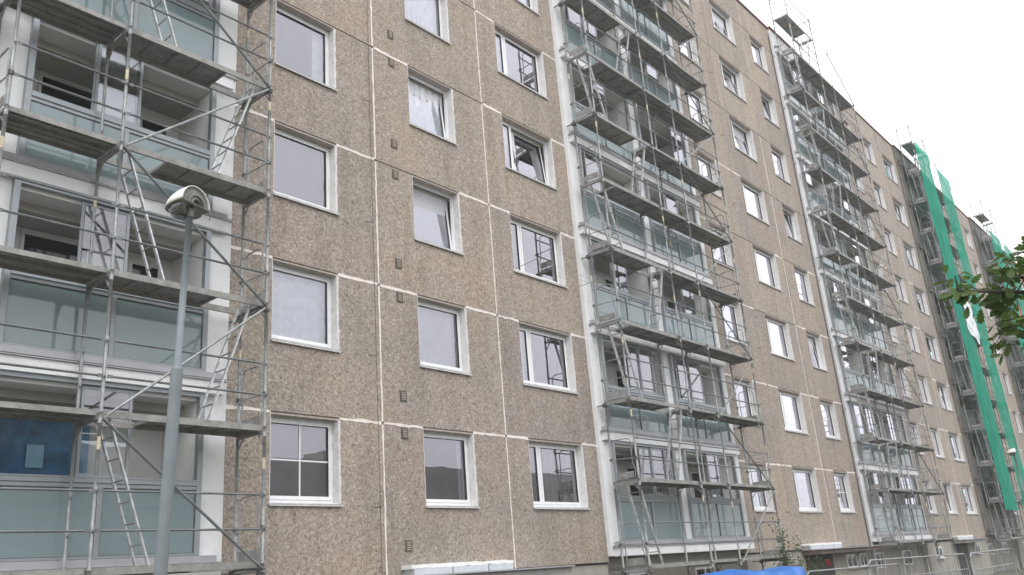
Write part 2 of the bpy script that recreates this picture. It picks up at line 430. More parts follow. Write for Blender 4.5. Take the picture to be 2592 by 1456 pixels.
for s in range(5):
    ox = 7.40 + P * s if s else 7.40
    lay = SEC_A if s % 2 == 0 else SEC_B
    wallm = 'agg_orange' if s == 4 else 'agg'
    end = JX[3] - .05
    for i in range(3):
        a, b = JX[i] + .016, JX[i + 1] - .016
        if i == 2: b = end
        w0, w1, wk = lay[i]
        # ground strip up to the first joint line (bottom panel starts at 1.83 and is part of storey 0)
        for k in range(8):
            z0, z1 = JZ[k] + .016, JZ[k + 1] - .016
            zs = z0 + 1.23 - .0; zt = z1
            poly = [(a, z0), (b, z0), (b, z1), (w1, z1), (w1, zs), (w0, zs), (w0, z1), (a, z1)]
            def pm(poly=poly, z0=z0):
                return MB().prism_y([(x, z - z0) for x, z in poly], 0, .30).mesh('wall_panel', wallm)
            link('wall_panel', cached(('wp', s % 2, i, wallm), pm), bl, (ox, 0, z0))
            st = STATE.get((s, i, k))
            if st is None:
                r = random.Random(s * 100 + i * 10 + k)
                st = dict(cover=r.choice(['lace', 'lace', 'blind', 'side', None, 'half', 'right']), tilt=r.random() < .2)
            window(bl, ox + w0 + .003, ox + w1 - .003, zs + .045, wk, st)
            # horizontal joints, interrupted by the window head below
        zp = JZ[8] + .016
        link('wall_panel', MB().box(a, b, 0, .30, zp - zp, 25.60 - zp).mesh('parapet_panel', wallm), bl, (ox, 0, zp))
        for k in range(1, 9):
            for (p, q) in ((a, w0), (w1, b)):
                r = random.Random(s * 999 + i * 77 + k * 5 + int(p * 10))
                white = (k in WHITE_H[min(i, 2)] or r.random() < .2) and (s < 1 or k <= 3 or r.random() < .35)
                if s == 0 and i == 0 and p == w1: white = k in (1, 2, 3)
                if s == 0 and i == 1 and p == a: white = k in (1, 2, 4)
                if s == 0 and i == 1 and p == w1: white = k in (1, 2, 3)
                if white:
                    mb = MB().prism_y(wobble(p + .02, q - (.02 if q == b else 0), JZ[k], .052, r), -.006, .05)
                    obj('joint_sealant', mb, 'seal_white', bl, (ox, 0, 0))
        # the dark recessed sealing of every horizontal joint
    hb = MB()
    for k in range(1, 9): hb.box(.02, end, .022, .06, JZ[k] - .0155, JZ[k] + .0155)
    obj('joint_filler', hb, 'seal_grey', bl, (ox, 0, 0), kind='stuff')
    for j in (1, 2):
        for k in range(9):
            r = random.Random(s * 31 + j * 7 + k)
            z1 = JZ[k + 1] if k < 8 else 25.6
            pts = wobble(JZ[k] + (.03 if k else 0), z1 - .03, 0, .036 if j == 1 or s else .03, r, amp=.22)
            mb = MB().prism_y([(b_, a_) for a_, b_ in pts], -.004 if k < 6 else .006, .06)
            obj('joint_sealant', mb, 'seal_white' if k < 7 else 'seal_grey', bl, (ox + JX[j], 0, 0))
    # solid strip where section meets the next tower
    # plinth
    obj('plinth_wall', MB().box(.0, end, .06, 1.5, 0, 1.80), 'plinth', bl, (ox, 0, 0))
    obj('plinth_gap', MB().box(.0, end, .05, .3, 1.803, 1.845), 'dirt_dark', bl, (ox, 0, 0))
    # entrance canopy
    cx0, cx1 = (4.0, 8.35) if s % 2 == 0 else (4.1, 10.3)
    cm = 'canopy' if s % 2 == 0 else 'canopy_brown'
    c = obj('entrance_canopy', MB().box(cx0, cx1, -.55, .058, 1.66, 1.79), cm, bl, (ox, 0, 0))
    obj('canopy_sheet', MB().box(cx0 - .03, cx1 + .03, -.62, .057, 1.793, 1.822), 'flash', c)
    bx = cx0 - .05
    for q in range(3):
        L = .98 if q < 2 else .72
        obj('block', MB().box(bx, bx + L, -.30, -.004, 1.825, 1.945), 'block', c)
        bx += L + .035
    obj('mortar_bed', MB().prism_y(wobble(cx0 - .1, bx, 1.975, .06, random.Random(s)), -.29, -.003), 'mortar', c)
    obj('entrance_door', MB().box(4.3, 6.6, .03, .058, 0, 1.63), 'dirt_dark', bl, (ox, 0, 0))
    for (pa, pb) in (((7.9, 8.9), (9.2, 10.0)) if s % 2 else ((7.9, 8.9), (1.0, 2.1))):
        f = MB(); z0, z1 = 1.10, 1.58
        f.box(pa, pb, .02, .057, z0, z0 + .05).box(pa, pb, .02, .057, z1 - .05, z1).box(pa, pa + .05, .02, .057, z0 + .05, z1 - .05).box(pb - .05, pb, .02, .057, z0 + .05, z1 - .05)
        f.box((pa + pb) / 2 - .03, (pa + pb) / 2 + .03, .02, .057, z0 + .05, z1 - .05)
        bw = obj('basement_window', f, 'pvc', bl, (ox, 0, 0))
        obj('pane', MB().box(pa + .05, pb - .05, .04, .055, z0 + .05, z1 - .05), 'dark', bw)
        obj('sill', MB().box(pa - .04, pb + .04, -.04, .057, z0 - .05, z0 - .003), 'sill', bw)
    obj('roof_trim', MB().box(-.02, end + .06, -.06, .35, 25.62, 25.70), 'rooftrim', bl, (ox, 0, 0))

# small ventilation grilles beside the first joint line
def ventmesh():
    mb = MB(); mb.box(-.085, .085, -.014, .0, -.105, .105)
    mb.m = 1
    for q in range(5): mb.box(-.05, .05, -.022, -.015, -.072 + q * .033, -.056 + q * .033)
    return mb.mesh('vent', ['vent', 'soffit'])
vz = [2.36]
for k in range(1, 8): vz += [JZ[k] - .16, JZ[k] + .58]
for s in (0, 2):
    for z in vz: link('vent', cached('vent', ventmesh), bl, (7.40 + P * s + 4.10, -.001, z))
# drain pipe at the third tower
dp = MB().tube([(P * 2 + .02, -.07, .3), (P * 2 + .02, -.07, 25.3)], .05, 8)
for k in range(9): dp.box(P * 2 - .05, P * 2 + .09, -.13, .0, 1.6 + H * k, 1.66 + H * k)
obj('drain_pipe', dp, 'flash', bl)
# lightning conductors
for x in (10.76, 28.62, 25.5 + P * 1.0 + 3.0):
    t = obj('lightning_conductor', MB().tube([(x, -.09, .2), (x + .01, -.08, 12), (x, -.09, 25.75)], .006, 5), 'coupler')
    tag(t, {0: 'thin dark lightning conductor wire running down left of the first white vertical joint', 1: 'thin lightning conductor wire beyond the second scaffold tower', 2: 'lightning conductor wire past the third scaffold tower'}[int(x > 20) + int(x > 40)], 'wire', 'lightning conductors on the facade')
    for z in (3.05, 5.9, 8.7, 11.53, 14.3, 17.2, 20, 22.8):
        obj('bracket', MB().tube([(x - .12, -.05, z + .01), (x - .06, -.085, z), (x + .02, -.09, z + .02)], .009, 5).tube([(x - .12, 0, z + .03), (x - .12, -.05, z + .01)], .009, 5), 'coupler', t)

# ------------------------------------------------------------------ loggia towers
def tower(s, old=False):
    ox = P * s + .08
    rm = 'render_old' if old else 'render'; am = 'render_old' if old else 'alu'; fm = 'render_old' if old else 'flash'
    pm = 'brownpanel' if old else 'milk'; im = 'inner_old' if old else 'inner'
    W = 7.47
    # piers: left, middle, right (full height), white render
    for (a, b, dz) in ((0, .47, 0), (3.49, 3.99, .0), (7.0, W, 0)):
        r = MB(); r.box(a, b, -.10, 1.0, 1.975, 25.58)
        obj('tower_pier', r, rm, bl, (ox, 0, 0))
    # wall above the top loggia
    obj('tower_top_wall', MB().box(.472, 3.488, -.096, 1.0, 24.52, 25.575).box(3.992, 6.998, -.096, 1.0, 24.52, 25.575), rm, bl, (ox, 0, 0))
    obj('roof_trim', MB().box(-.05, W + .05, -.17, .4, 25.605, 25.69), 'rooftrim', bl, (ox, 0, 0))
    obj('plinth_wall', MB().box(0.05, W - .05, .35, 1.0, 0, 1.97), 'plinth', bl, (ox, 0, 0))
    for (pa, pb) in ((1.2, 2.2), (4.6, 5.7)):
        z0, z1 = .95, 1.55; f = MB()
        f.box(pa, pb, .30, .345, z0, z0 + .05).box(pa, pb, .30, .345, z1 - .05, z1).box(pa, pa + .05, .30, .345, z0 + .05, z1 - .05).box(pb - .05, pb, .30, .345, z0 + .05, z1 - .05).box((pa + pb) / 2 - .03, (pa + pb) / 2 + .03, .30, .345, z0 + .05, z1 - .05)
        bw = obj('basement_window', f, 'pvc', bl, (ox, 0, 0))
        obj('pane', MB().box(pa + .05, pb - .05, .32, .34, z0 + .05, z1 - .05), 'dark', bw)
    for k in range(9):
        z = 1.96 + H * k
        def band():
            mb = MB(); mb.box(.13, W - .13, -.25, -.103, 0, .20)
            return mb.mesh('fascia_band', rm)
        bd = link('fascia_band', cached(('band', rm), band), bl, (ox, 0, z))
        def ledge():
            mb = MB()
            mb.box(.08, W - .08, -.285, -.103, .203, .218); mb.box(.10, W - .10, -.265, -.103, .236, .249)
            mb.box(.12, W - .12, -.235, -.103, .2185, .2355)
            mb.box(.15, W - .15, -.215, -.103, .2495, .345)
            return mb.mesh('ledge', fm)
        link('ledge', cached(('ledge', fm), ledge), bd)
        if k == 8: break
        for side, x0 in ((0, .43), (1, 3.97)):
            x1 = x0 + 3.07
            def shell():
                mb = MB(); a, b = .045, 3.017
                mb.box(a, b, .96, 1.0, .22, 2.76)               # back wall
                mb.box(a, b, -.10, .96, 2.80 + -.12, 2.795)      # ceiling slab underside
                mb.box(a, b, -.098, .96, .02, .22)              # floor
                mb.box(a - .003, a + .012, -.098, .959, .221, 2.675); mb.box(b - .012, b + .003, -.098, .959, .221, 2.675)
                return mb.mesh('loggia', im)
            lg = link('loggia', cached(('shell', im), shell), bl, (ox + x0, 0, z))
            def frame():
                mb = MB(); y0, y1 = -.20, -.103; t = .085
                mb.box(0, t, y0, y1, .35, 2.80 - .002); mb.box(3.07 - t, 3.07, y0, y1, .35, 2.80 - .002)
                mb.box(t, 3.07 - t, y0, y1, 2.735, 2.798)
                mb.box(t, 3.07 - t, y0, y1, .35, .385)
                mb.box(t, 3.07 - t, y0 - .012, y1, 1.36, 1.42); mb.box(t, 3.07 - t, y0 + .01, y1, 1.30, 1.355)
                mb.box(t, 3.07 - t, y0 - .006, y1 - .02, 1.425, 1.448)
                mb.box(1.50, 1.57, y0, y1, .386, 1.299)
                mb.m = 1
                for (p, q) in ((t, 1.499), (1.571, 3.07 - t)):
                    mb.box(p + .001, p + .012, y0 + .02, y1, .386, 1.299); mb.box(q - .012, q - .001, y0 + .02, y1, .386, 1.299)
                    mb.box(p + .012, q - .012, y0 + .02, y1, 1.288, 1.299); mb.box(p + .012, q - .012, y0 + .02, y1, .386, .395)
                return mb.mesh('loggia_frame', [am, 'coupler'])
            link('loggia_frame', cached(('lf', am), frame), lg)
            def bp():
                w = 1.40; mb = MB(); mb.box(0, w, -.170, -.150, .396, 1.287)
                return mb.mesh('balustrade_pane', pm)
            link('balustrade_pane', cached(('bp', pm), bp), lg, (.098, 0, 0)); link('balustrade_pane', cached(('bp', pm), bp), lg, (1.584, 0, 0))
            # sliding panes, a few of them pushed together
            r = random.Random(s * 100 + k * 2 + side)
            def spane():
                mb = MB(); w, h = .74, 1.275; t = .045
                mb.box(0, t, 0, .025, 0, h).box(w - t, w, 0, .025, 0, h).box(t, w - t, 0, .025, 0, t).box(t, w - t, 0, .025, h - t, h)
                return mb.mesh('sliding_sash', am)
            def sglass():
                return MB().grid(lambda u, v: (.045 + u * .65, .012, .045 + v * 1.185), 1, 1).mesh('sliding_pane', 'pane2')
            if not old:
                base = {(0, 0): 1.2, (0, 2): .97, (0, 1): .97}.get((s, k), r.choice([.97, 1.1, 2.2, .3, 1.3]))
                if s == 0 and side == 1: n = 1 if k < 2 else 2
                else: n = r.choice([1, 2, 2, 3])
                for q in range(n):
                    xx = base + (.03 * q if r.random() < .6 else .72 * q)
                    if xx > 2.22: xx = 2.22 - .05 * q
                    sg = (xx, -.145 - (.028 * (q % 2)), 1.452)
                    link('sliding_sash', cached('spane', spane), lg, sg); link('sliding_pane', cached('sglass', sglass), lg, sg)
            # window and door in the back wall
            def bwin():
                mb = MB(); a, b, z0, z1 = .55, 1.60, 1.10, 2.50; t = .05
                mb.box(a, b, .925, .958, z0, z0 + t).box(a, b, .925, .958, z1 - t, z1).box(a, a + t, .925, .958, z0 + t, z1 - t).box(b - t, b, .925, .958, z0 + t, z1 - t)
                mb.m = 1
                mb.box(a + t, b - t, .94, .957, z0 + t, z1 - t)
                return mb.mesh('back_window', ['inner', 'dark'])
            def bdoor():
                mb = MB(); a, b, z0, z1 = 2.25, 2.80, .26, 2.40; t = .05
                mb.box(a, b, .925, .958, z1 - t, z1).box(a, a + t, .925, .958, z0 + t, z1 - t).box(b - t, b, .925, .958, z0 + t, z1 - t)
                mb.m = 1
                mb.box(a + t, b - t, .94, .957, z0, z1 - t)
                return mb.mesh('back_door', ['inner', 'dark'])
            link('back_window', cached('bwin', bwin), lg)
            if not (s == 0 and k == 0): link('back_door', cached('bdoor', bdoor), lg)
            if s == 0 and side == 1 and k in (0, 1, 2):
                def foil(u, v):
                    x = .50 + u * 1.18; zz = .6 + v * 2.0
                    return (x, .90 + .004 * math.sin(x * 7 + zz * 3) + .002 * math.sin(x * 23 - zz * 11) + .0015 * math.sin(x * 9 + zz * 31), zz)
                if k < 2: obj('blue_foil', MB().grid(foil, 26, 30), 'foil', lg, smooth=True) if k == 0 else obj('blue_foil', MB().box(.5, 2.3, .88, .92, .25, 1.35), 'bluefilm', lg)
                if k == 0:
                    obj('film_strip', MB().box(1.69, 1.80, .88, .92, .4, 2.55), 'bluefilm', lg)
                    obj('paper_sheet', MB().box(.92, 1.16, .872, .876, 1.70, 2.03), 'paper', lg)
                if k == 2: obj('blue_film', MB().box(2.15, 2.95, .84, .90, .22, 1.75), 'foil', lg)
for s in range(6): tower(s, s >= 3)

# ------------------------------------------------------------------ scaffolds
YI, YO = -.32, -1.05
def scaffold(name, label, ox, xs, z0, nlev, ladder_bay, brace_bay, par=0, bpar=0, open_end=False):
    root = thing(name, label, 'scaffold', (ox, 0, 0), 'scaffold towers in front of the loggias')
    L = 2.01
    def post(h, r=.026):
        def fn():
            mb = MB().tube([(0, 0, 0), (0, 0, h)], r, 8)
            mb.tube([(0, 0, h - .13), (0, 0, h + .02)], r + .004, 8)
            for q in (.5, 1.0): mb.box(-.012, .012, -.042, .0, q - .02, q + .05)
            return mb.mesh('post', 'galv', True)
        return cached(('post', round(h, 2)), fn)
    def transom():
        mb = MB(); mb.box(-.03, .03, .025, .705, -.055, .0)
        mb.m = 1
        for q in range(8): mb.box(-.034, .034, .07 + q * .08, .105 + q * .08, -.045, -.02)
        mb.m = 0
        mb.obox((0, .03, -.22), (0, .16, -.055), .03, .012); mb.obox((0, .70, -.22), (0, .57, -.055), .03, .012)
        return mb.mesh('scaffold_frame', ['deck_rail', 'coupler'])
    levels = [z0 + L * n for n in range(nlev)]
    top_ = nlev - 1
    for i, x in enumerate(xs):
        for n in range(-1, nlev):
            zb = .0 if n < 0 else levels[n]; zt = levels[0] if n < 0 else levels[n] + L
            if n == nlev - 1: zt = levels[n] + 1.15
            if nlev > 11 and ((n == top_ and i > 1) or (n == top_ - 1 and i > 1)): continue
            h = zt - zb
            if n < nlev - 1:
                f = link('scaffold_frame', cached('transom', transom), root, (x, YO, zt - .02))
            else:
                f = link('scaffold_frame', cached(('capb',), lambda: MB().tube([(0, .0, -.04), (0, .73, -.04)], .02, 6).mesh('scaffold_frame', 'galv')), root, (x, YO, zt))
            for y in (0, YI - YO):
                link('post', post(h), f, (0, y, -h + (.02 if n < nlev - 1 else 0)))
            if (i * 3 + n * 5) % 4 != 0 and n >= 0:
                def st(): return MB().tube([(0, 0, 0), (0, 0, .17)], .0262, 8, caps=False).mesh('label_band', 'sticker', True)
                link('label_band', cached('st', st), f, (0, (YI - YO) if (i + n) % 3 == 0 else 0, -h + 1.1 + .15 * ((i * 7 + n * 3) % 4)))
    def deck(len_, typ):
        def fn():
            mb = MB(); a, b = .035, len_ - .035; W0, W1 = .05, .68
            if typ == 'planks':
                for (p, q) in ((W0, .355), (.375, W1)):
                    mb.m = 0; mb.box(a, b, p, p + .022, -.02, .055); mb.box(a, b, q - .022, q, -.02, .055)
                    mb.box(a, a + .04, p + .022, q - .022, -.02, .05); mb.box(b - .04, b, p + .022, q - .022, -.02, .05)
                    mb.m = 1; mb.box(a + .04, b - .04, p + .022, q - .022, .035, .05)  # galvanised plank, its underside shade put into the dark colour
                    mb.m = 0
                    mb.box(a + .04, b - .04, (p + q) / 2 - .02, (p + q) / 2 + .02, .012, .0345)
            else:
                mb.box(a, b, W0, W0 + .035, -.04, .055); mb.box(a, b, W1 - .035, W1, -.04, .055)
                ha, hb = (a + .75, b) if typ == 'hatchL' else (a, b - .75)
                mb.box(a, a + .03, W0 + .035, W1 - .035, -.03, .045); mb.box(b - .03, b, W0 + .035, W1 - .035, -.03, .045)
                mb.m = 1
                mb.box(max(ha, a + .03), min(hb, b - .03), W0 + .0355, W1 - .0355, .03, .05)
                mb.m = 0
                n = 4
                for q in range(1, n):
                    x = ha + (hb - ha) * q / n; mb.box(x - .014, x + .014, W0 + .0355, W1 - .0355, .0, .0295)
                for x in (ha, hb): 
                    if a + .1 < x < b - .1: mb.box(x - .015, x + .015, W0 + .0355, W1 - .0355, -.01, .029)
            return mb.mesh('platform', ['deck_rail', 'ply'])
        return cached(('deck', round(len_, 2), typ), fn)
    def rail(len_):
        def fn():
            mb = MB().tube([(.10, 0, 0), (len_ - .10, 0, 0)], .0175, 6)
            for x0, x1 in ((.03, .10), (len_ - .10, len_ - .03)): mb.box(x0, x1, -.006, .006, -.024, .024)
            return mb.mesh('guard_rail', 'galv_dark', False)
        return cached(('rail', round(len_, 2)), fn)
    top = nlev - 1
    for n, z in enumerate(levels):
        for i in range(len(xs) - 1):
            len_ = xs[i + 1] - xs[i]
            if n == top and i != ladder_bay and nlev > 11: continue
            typ = 'planks' if i != ladder_bay else ('hatchL' if (n + par) % 2 == 0 else 'hatchR')
            link('platform', deck(len_, typ), root, (xs[i], YO, z))
            if n >= top - 1 and nlev > 11 and i != ladder_bay: continue
            for hh in (.5, 1.0):
                link('guard_rail', rail(len_), root, (xs[i], YO - .035, z + hh))
        # end guards
        for x, sg in ((xs[0], -1), (xs[-1], 1)):
            if nlev > 11 and n >= top - 1 and (sg > 0 or n == top): continue
            def eg():
                mb = MB(); h = 1.02; a, b = .10, .62
                pts = [(0, a, .05), (0, a - .03, .25), (0, a + .03, .40), (0, a + .03, h - .10), (0, a + .06, h - .03), (0, a + .13, h), (0, b - .08, h), (0, b - .02, h - .04), (0, b, h - .12), (0, b, .05)]
                mb.tube(pts, .014, 6)
                mb.tube([(0, -.09, .52), (0, .80, .56)], .012, 6)
                mb.m = 1; mb.box(-.03, .03, -.03, .03, .49, .56); mb.box(-.03, .03, .70, .76, .53, .59)
                mb.m = 2; mb.box(-.016, -.004, a + .02, b - .02, .06, .22)
                mb.m = 3; mb.box(-.018, -.017, .32, .43, .11, .16)
                return mb.mesh('end_guard', ['galv', 'coupler', 'deck_rail', 'flash'])
            link('end_guard', cached('eg', eg), root, (x + (.0 if sg < 0 else .0), YO, z))
        # ladder through the hatch to the level below
        if n > 0:
            left = (n + par) % 2 == 0
            xa, xb = xs[ladder_bay], xs[ladder_bay + 1]
            if left: p, q = Vector((xa + .18, 0, z + .02)), Vector((xa + .86, 0, levels[n - 1] + .055))
            else: p, q = Vector((xb - .18, 0, z + .02)), Vector((xb - .86, 0, levels[n - 1] + .055))
            def mk(dx):
                d = Vector((dx, 0, -1.975))
                return d
            d = q - p
            lad = link('ladder', cached(('ladh', left), lambda: MB().tube([(0, -.16, 0), (0, .16, 0)], .014, 6).mesh('ladder', 'galv_light')), root, (p.x, YO + .34, p.z))
            def stile(): return MB().obox((0, 0, .0), (d.x, 0, d.z), .024, .055, (0, 1, 0)).mesh('stile', 'galv_light')
            for y in (-.17, .17): link('stile', cached(('stile', left), stile), lad, (0, y, 0))
            def rung(): return MB().tube([(0, -.16, 0), (0, .16, 0)], .012, 6).mesh('rung', 'galv')
            for q_ in range(1, 7):
                t = q_ / 7.0
                link('rung', cached('rung', rung), lad, (d.x * t, 0, d.z * t))
        # diagonal brace
        if n < top:
            xa, xb = xs[brace_bay], xs[brace_bay + 1]
            if (n + bpar) % 2 == 1: p, q = (xb - .05, YO - .05, z - .05), (xa + .06, YO - .05, z + L - .12)
            else: p, q = (xa + .06, YO - .05, z - .05 + .02), (xb - .05, YO - .05, z + L - .10)
            mb = MB().tube([p, q], .021, 6)
            v = (Vector(q) - Vector(p)).normalized()
            mb.obox(Vector(p) - v * .06, Vector(p) + v * .10, .012, .06, (0, 1, 0)); mb.obox(Vector(q) - v * .10, Vector(q) + v * .06, .012, .06, (0, 1, 0))
            obj('brace', mb, 'galv' if (n + bpar) % 2 == 0 else 'galv_dark', root)
        if n % 2 == 0 and n < nlev - 1:
            for x in (xs[0], xs[-1]):
                mb = MB().tube([(x - .04, YO - .12, z - .10), (x - .04, -.02, z - .07)], .021, 6)
                mb.m = 1; mb.box(x - .07, x + .03, YO - .05, YO + .05, z - .14, z - .05); mb.box(x - .07, x + .03, YI - .05, YI + .05, z - .13, z - .04)
                obj('wall_tie', mb, ['galv', 'coupler'], root)
        if n in (3, 6, 8):      # pale access hook
            pass
    return root

T1 = scaffold('scaffold', 'nearest scaffold at the left edge, with street lamp pole in front of it', .0, [3.56, 5.13, 7.64], 2.10, 8, 1, 1, par=1, bpar=1)
T2 = scaffold('scaffold', 'tall galvanised scaffold in the middle of the photo, before the second stack of white loggias', P, [.21, 3.21, 4.79, 7.60], 1.66, 13, 0, 2, par=1, bpar=0)
T3 = copy_tree(T2); T3.location = (2 * P, 0, .22); T3['label'] = 'third scaffold along the block, its single top platform standing above the roof edge'
T4 = copy_tree(T2); T4.location = (3 * P + .65, 0, .05); T4['label'] = 'far scaffold partly wrapped in green netting beside unrenovated grey loggias'
T5 = copy_tree(T2); T5.location = (4 * P + .4, 0, .05); T5['label'] = 'farthest scaffold, mostly hidden behind the green netting and oak leaves'

# netting
def netting(ox, x0, x1, z0, z1, label, seed, parent=None):
    r = random.Random(seed); ph = [r.uniform(0, 6) for _ in range(6)]
    def fn(u, v):
        x = x0 + (x1 - x0) * u; z = z0 + (z1 - z0) * v
        edge = .04 * math.sin(z * .9 + ph[0]) + .015 * math.sin(z * 4.3 + ph[1])
        y = -1.13 - .03 * abs(math.sin(z * math.pi / 2.01)) * math.sin(u * math.pi) + .012 * math.sin(x * 5 + ph[2] + z) + .008 * math.sin(z * 9 + ph[3])
        if v > .97: x += (u * .3)
        return (x + edge * (u - .5) * 2, y, z)
    o = obj('safety_net', MB().grid(fn, 10, 110), 'net', parent, (ox, 0, 0), smooth=True)
    return tag(o, label, 'netting', 'green safety nets on the far scaffolds')
netting(T4.location.x, .2, 3.25, 3.2, 25.9, 'left strip of green safety netting on the far scaffold', 1)
netting(T4.location.x, 4.75, 7.55, 3.0, 25.4, 'right strip of green safety netting on the far scaffold', 2)
netting(T5.location.x, .12, 3.5, 3.2, 24.4, 'green safety netting on the farthest scaffold, left strip behind leaves', 3)
netting(T5.location.x, 4.45, 7.75, 3.0, 24.4, 'green safety netting on the farthest scaffold, right strip behind leaves', 4)
def sheet(u, v):
    return (T4.location.x + 1.9 + u * 2.2, -1.22 + .04 * math.sin(u * 9 + v * 7) + .03 * math.sin(v * 21), 13.6 + v * 2.6 - u * .5)
tag(obj('plastic_sheet', MB().grid(sheet, 12, 14), 'sheet', smooth=True), 'shiny silver plastic sheet hung over the green netting', 'sheet')

# ------------------------------------------------------------------ street lamps
def lamp(loc, label, lean):
    t = thing('street_lamp', label, 'street lamp', loc, 'street lamps')
    zt = 4.88
    obj('pole', MB().tube([(-lean[0] , -lean[1], 0), (-lean[0] * .3, -lean[1] * .3, 3.44)], .049, 16).tube([(-lean[0] * .3, -lean[1] * .3, 3.44), (-lean[0] * .295, -lean[1] * .295, 3.475)], .049, 16, .030), 'lamp_pole', t)
    obj('upper_pole', MB().tube([(-lean[0] * .3, -lean[1] * .3, 3.45), (0, 0, zt - .03)], .029, 14), 'lamp_pole', t, smooth=True)
    obj('collar', MB().tube([(0, 0, zt - .07), (0, 0, zt - .02)], .033, 14).box(-.02, .02, -.03, .03, zt - .02, zt + .05), 'lamp_cap', t)
    # hooded head: half dome opening towards -Y, tapering towards +Y and down
    hd = thing_child('lamp_head', t, (0, 0, zt))
    return t
def thing_child(n, p, loc):
    ax = Vector((-.30, .95, 0)).normalized()
    sx = Vector((ax.y, -ax.x, 0))
    def shellf(u, v, rad=1.0, thick=0):
        # u: around the arch 0..pi, v: along the axis 0..1
        t = math.pi * u
        pr = math.sqrt(max(0, 1 - (v * .99) ** 2.2))
        rr = .160 * pr * rad + .002
        L = .30
        c = ax * (-.07 + v * L)
        return tuple(c + sx * (math.cos(t) * rr) + Vector((0, 0, 1)) * (math.sin(t) * rr * 1.0 + .035))
    hd = obj(n, MB().grid(lambda u, v: shellf(u, v), 22, 18), 'lamp_shell', p, loc, smooth=True)
    sm = hd.modifiers.new('solid', 'SOLIDIFY'); sm.thickness = .008; sm.offset = -1
    # end cap with concentric rings
    mb = MB()
    for i, (r0, r1, yy) in enumerate(((.155, .102, -.062), (.102, .08, -.078), (.08, .06, -.068), (.06, .045, -.080))):
        n0 = 20; b = len(mb.v)
        for rr, dy in ((r0, yy + .01), (r1, yy)):
            for k in range(n0 + 1):
                t = math.pi * k / n0
                mb.v.append(tuple(ax * dy + sx * (math.cos(t) * rr) + Vector((0, 0, math.sin(t) * rr + .035))))
        for k in range(n0):
            mb.f.append((b + k, b + k + 1, b + n0 + 2 + k, b + n0 + 1 + k)); mb.mi.append(0)
    obj('end_cap', mb, 'lamp_cap', hd, smooth=True)
    mb = MB(); poly = [(math.cos(math.pi * k / 12) * .05, math.sin(math.pi * k / 12) * .05) for k in range(13)]
    b = len(mb.v)
    for (p_, q_) in poly: mb.v.append(tuple(ax * (-.05) + sx * p_ + Vector((0, 0, q_ + .035))))
    mb.f.append(tuple(range(b, b + 13))); mb.mi.append(0)
    obj('socket', mb, 'lamp_dark', hd)
    obj('rim', MB().tube([tuple(ax * (-.07 + v * .30) + sx * (sgn * (.160 * math.sqrt(max(0, 1 - (v * .99) ** 2.2)) + .004)) + Vector((0, 0, .033))) for sgn, vs in ((1, [i / 12 for i in range(13)]), (-1, [1 - i / 12 for i in range(13)])) for v in vs], .007, 6), 'lamp_cap', hd, smooth=True)
    def bowl(u, v):
        t = math.pi * u; pr = math.sqrt(max(0, 1 - (v * .97) ** 2.4)); rr = .132 * pr + .002
        return tuple(ax * (-.02 + v * .22) + sx * (math.cos(t) * rr) + Vector((0, 0, -math.sin(t) * rr * .85 + .03)))
    obj('bowl', MB().grid(bowl, 16, 14), 'lamp_bowl', hd, smooth=True)
    obj('latch', MB().tube([tuple(sx * .15 + ax * -.06 + Vector((0, 0, .03))), tuple(sx * .17 + ax * -.07 + Vector((0, 0, .0))), tuple(sx * .165 + ax * -.07 + Vector((0, 0, -.06)))], .006, 5).tube([tuple(sx * -.14 + ax * -.06 + Vector((0, 0, .03))), tuple(sx * .14 + ax * -.06 + Vector((0, 0, .03)))], .012, 6), 'lamp_cap', hd)
    return hd
lamp((3.55, -6.0, 0), 'grey street lamp pole with hooded lamp head rising before the nearest scaffold', (.16, 0))
lamp((38.6, -5.2, -.1), 'distant street lamp with pale hood before the green netting at the right', (0, 0))

# ------------------------------------------------------------------ barriers, tarp, bush
def barrier(p, q, label):
    p, q = Vector(p), Vector(q); d = (q - p); Lh = Vector((d.x, d.y, 0)).length; u = d.normalized()
    t = thing('site_barrier', label, 'barrier', (p.x, p.y, 0), 'steel site barriers before the block')
    def at(s_, z): v = u * s_; return (v.x, v.y, p.z + v.z + z)
    Ld = d.length; r = .14; H0 = -1.15
    pts = [at(0, H0), at(0, -r), at(r * .3, -r * .3), at(r, 0), at(Ld - r, 0), at(Ld - r * .3, -r * .3), at(Ld, -r), at(Ld, H0)]
    obj('tube_frame', MB().tube(pts, .015, 8), 'galv', t, smooth=True)
    obj('mid_rail', MB().tube([at(.02, -.30), at(Ld - .02, -.30)], .012, 6), 'galv', t)
    obj('low_rail', MB().tube([at(.02, -1.05), at(Ld - .02, -1.05)], .012, 6), 'galv', t)
    n = int(Ld / .16)
    for i in range(1, n): link('bar', cached('bbar', lambda: MB().tube([(0, 0, -1.05), (0, 0, -.30)], .0045, 5).mesh('bar', 'galv')), t, at(Ld * i / n, 0))
    for s_ in (.3, Ld - .3):
        v = u * s_; obj('foot', MB().box(v.x - .03, v.x + .03, v.y - .28, v.y + .28, 0, .05), 'deck_rail', t)
        
barrier((18.24, -7.9, 1.43), (21.56, -7.9, 1.44), 'steel barrier panel nearest the photo corner, right of the barrier gap')
barrier((14.9, -7.2, 1.47), (20.71, -7.2, 1.41), 'steel barrier panel left of the gap, before the third scaffold foot')
barrier((15.23, -6.0, 1.36), (20.1, -6.0, 1.31), 'steel barrier panel before the brown entrance canopy')
barrier((16.0, -4.5, 1.35), (18.18, -4.5, 1.32), 'steel barrier panel behind the blue tarpaulin')

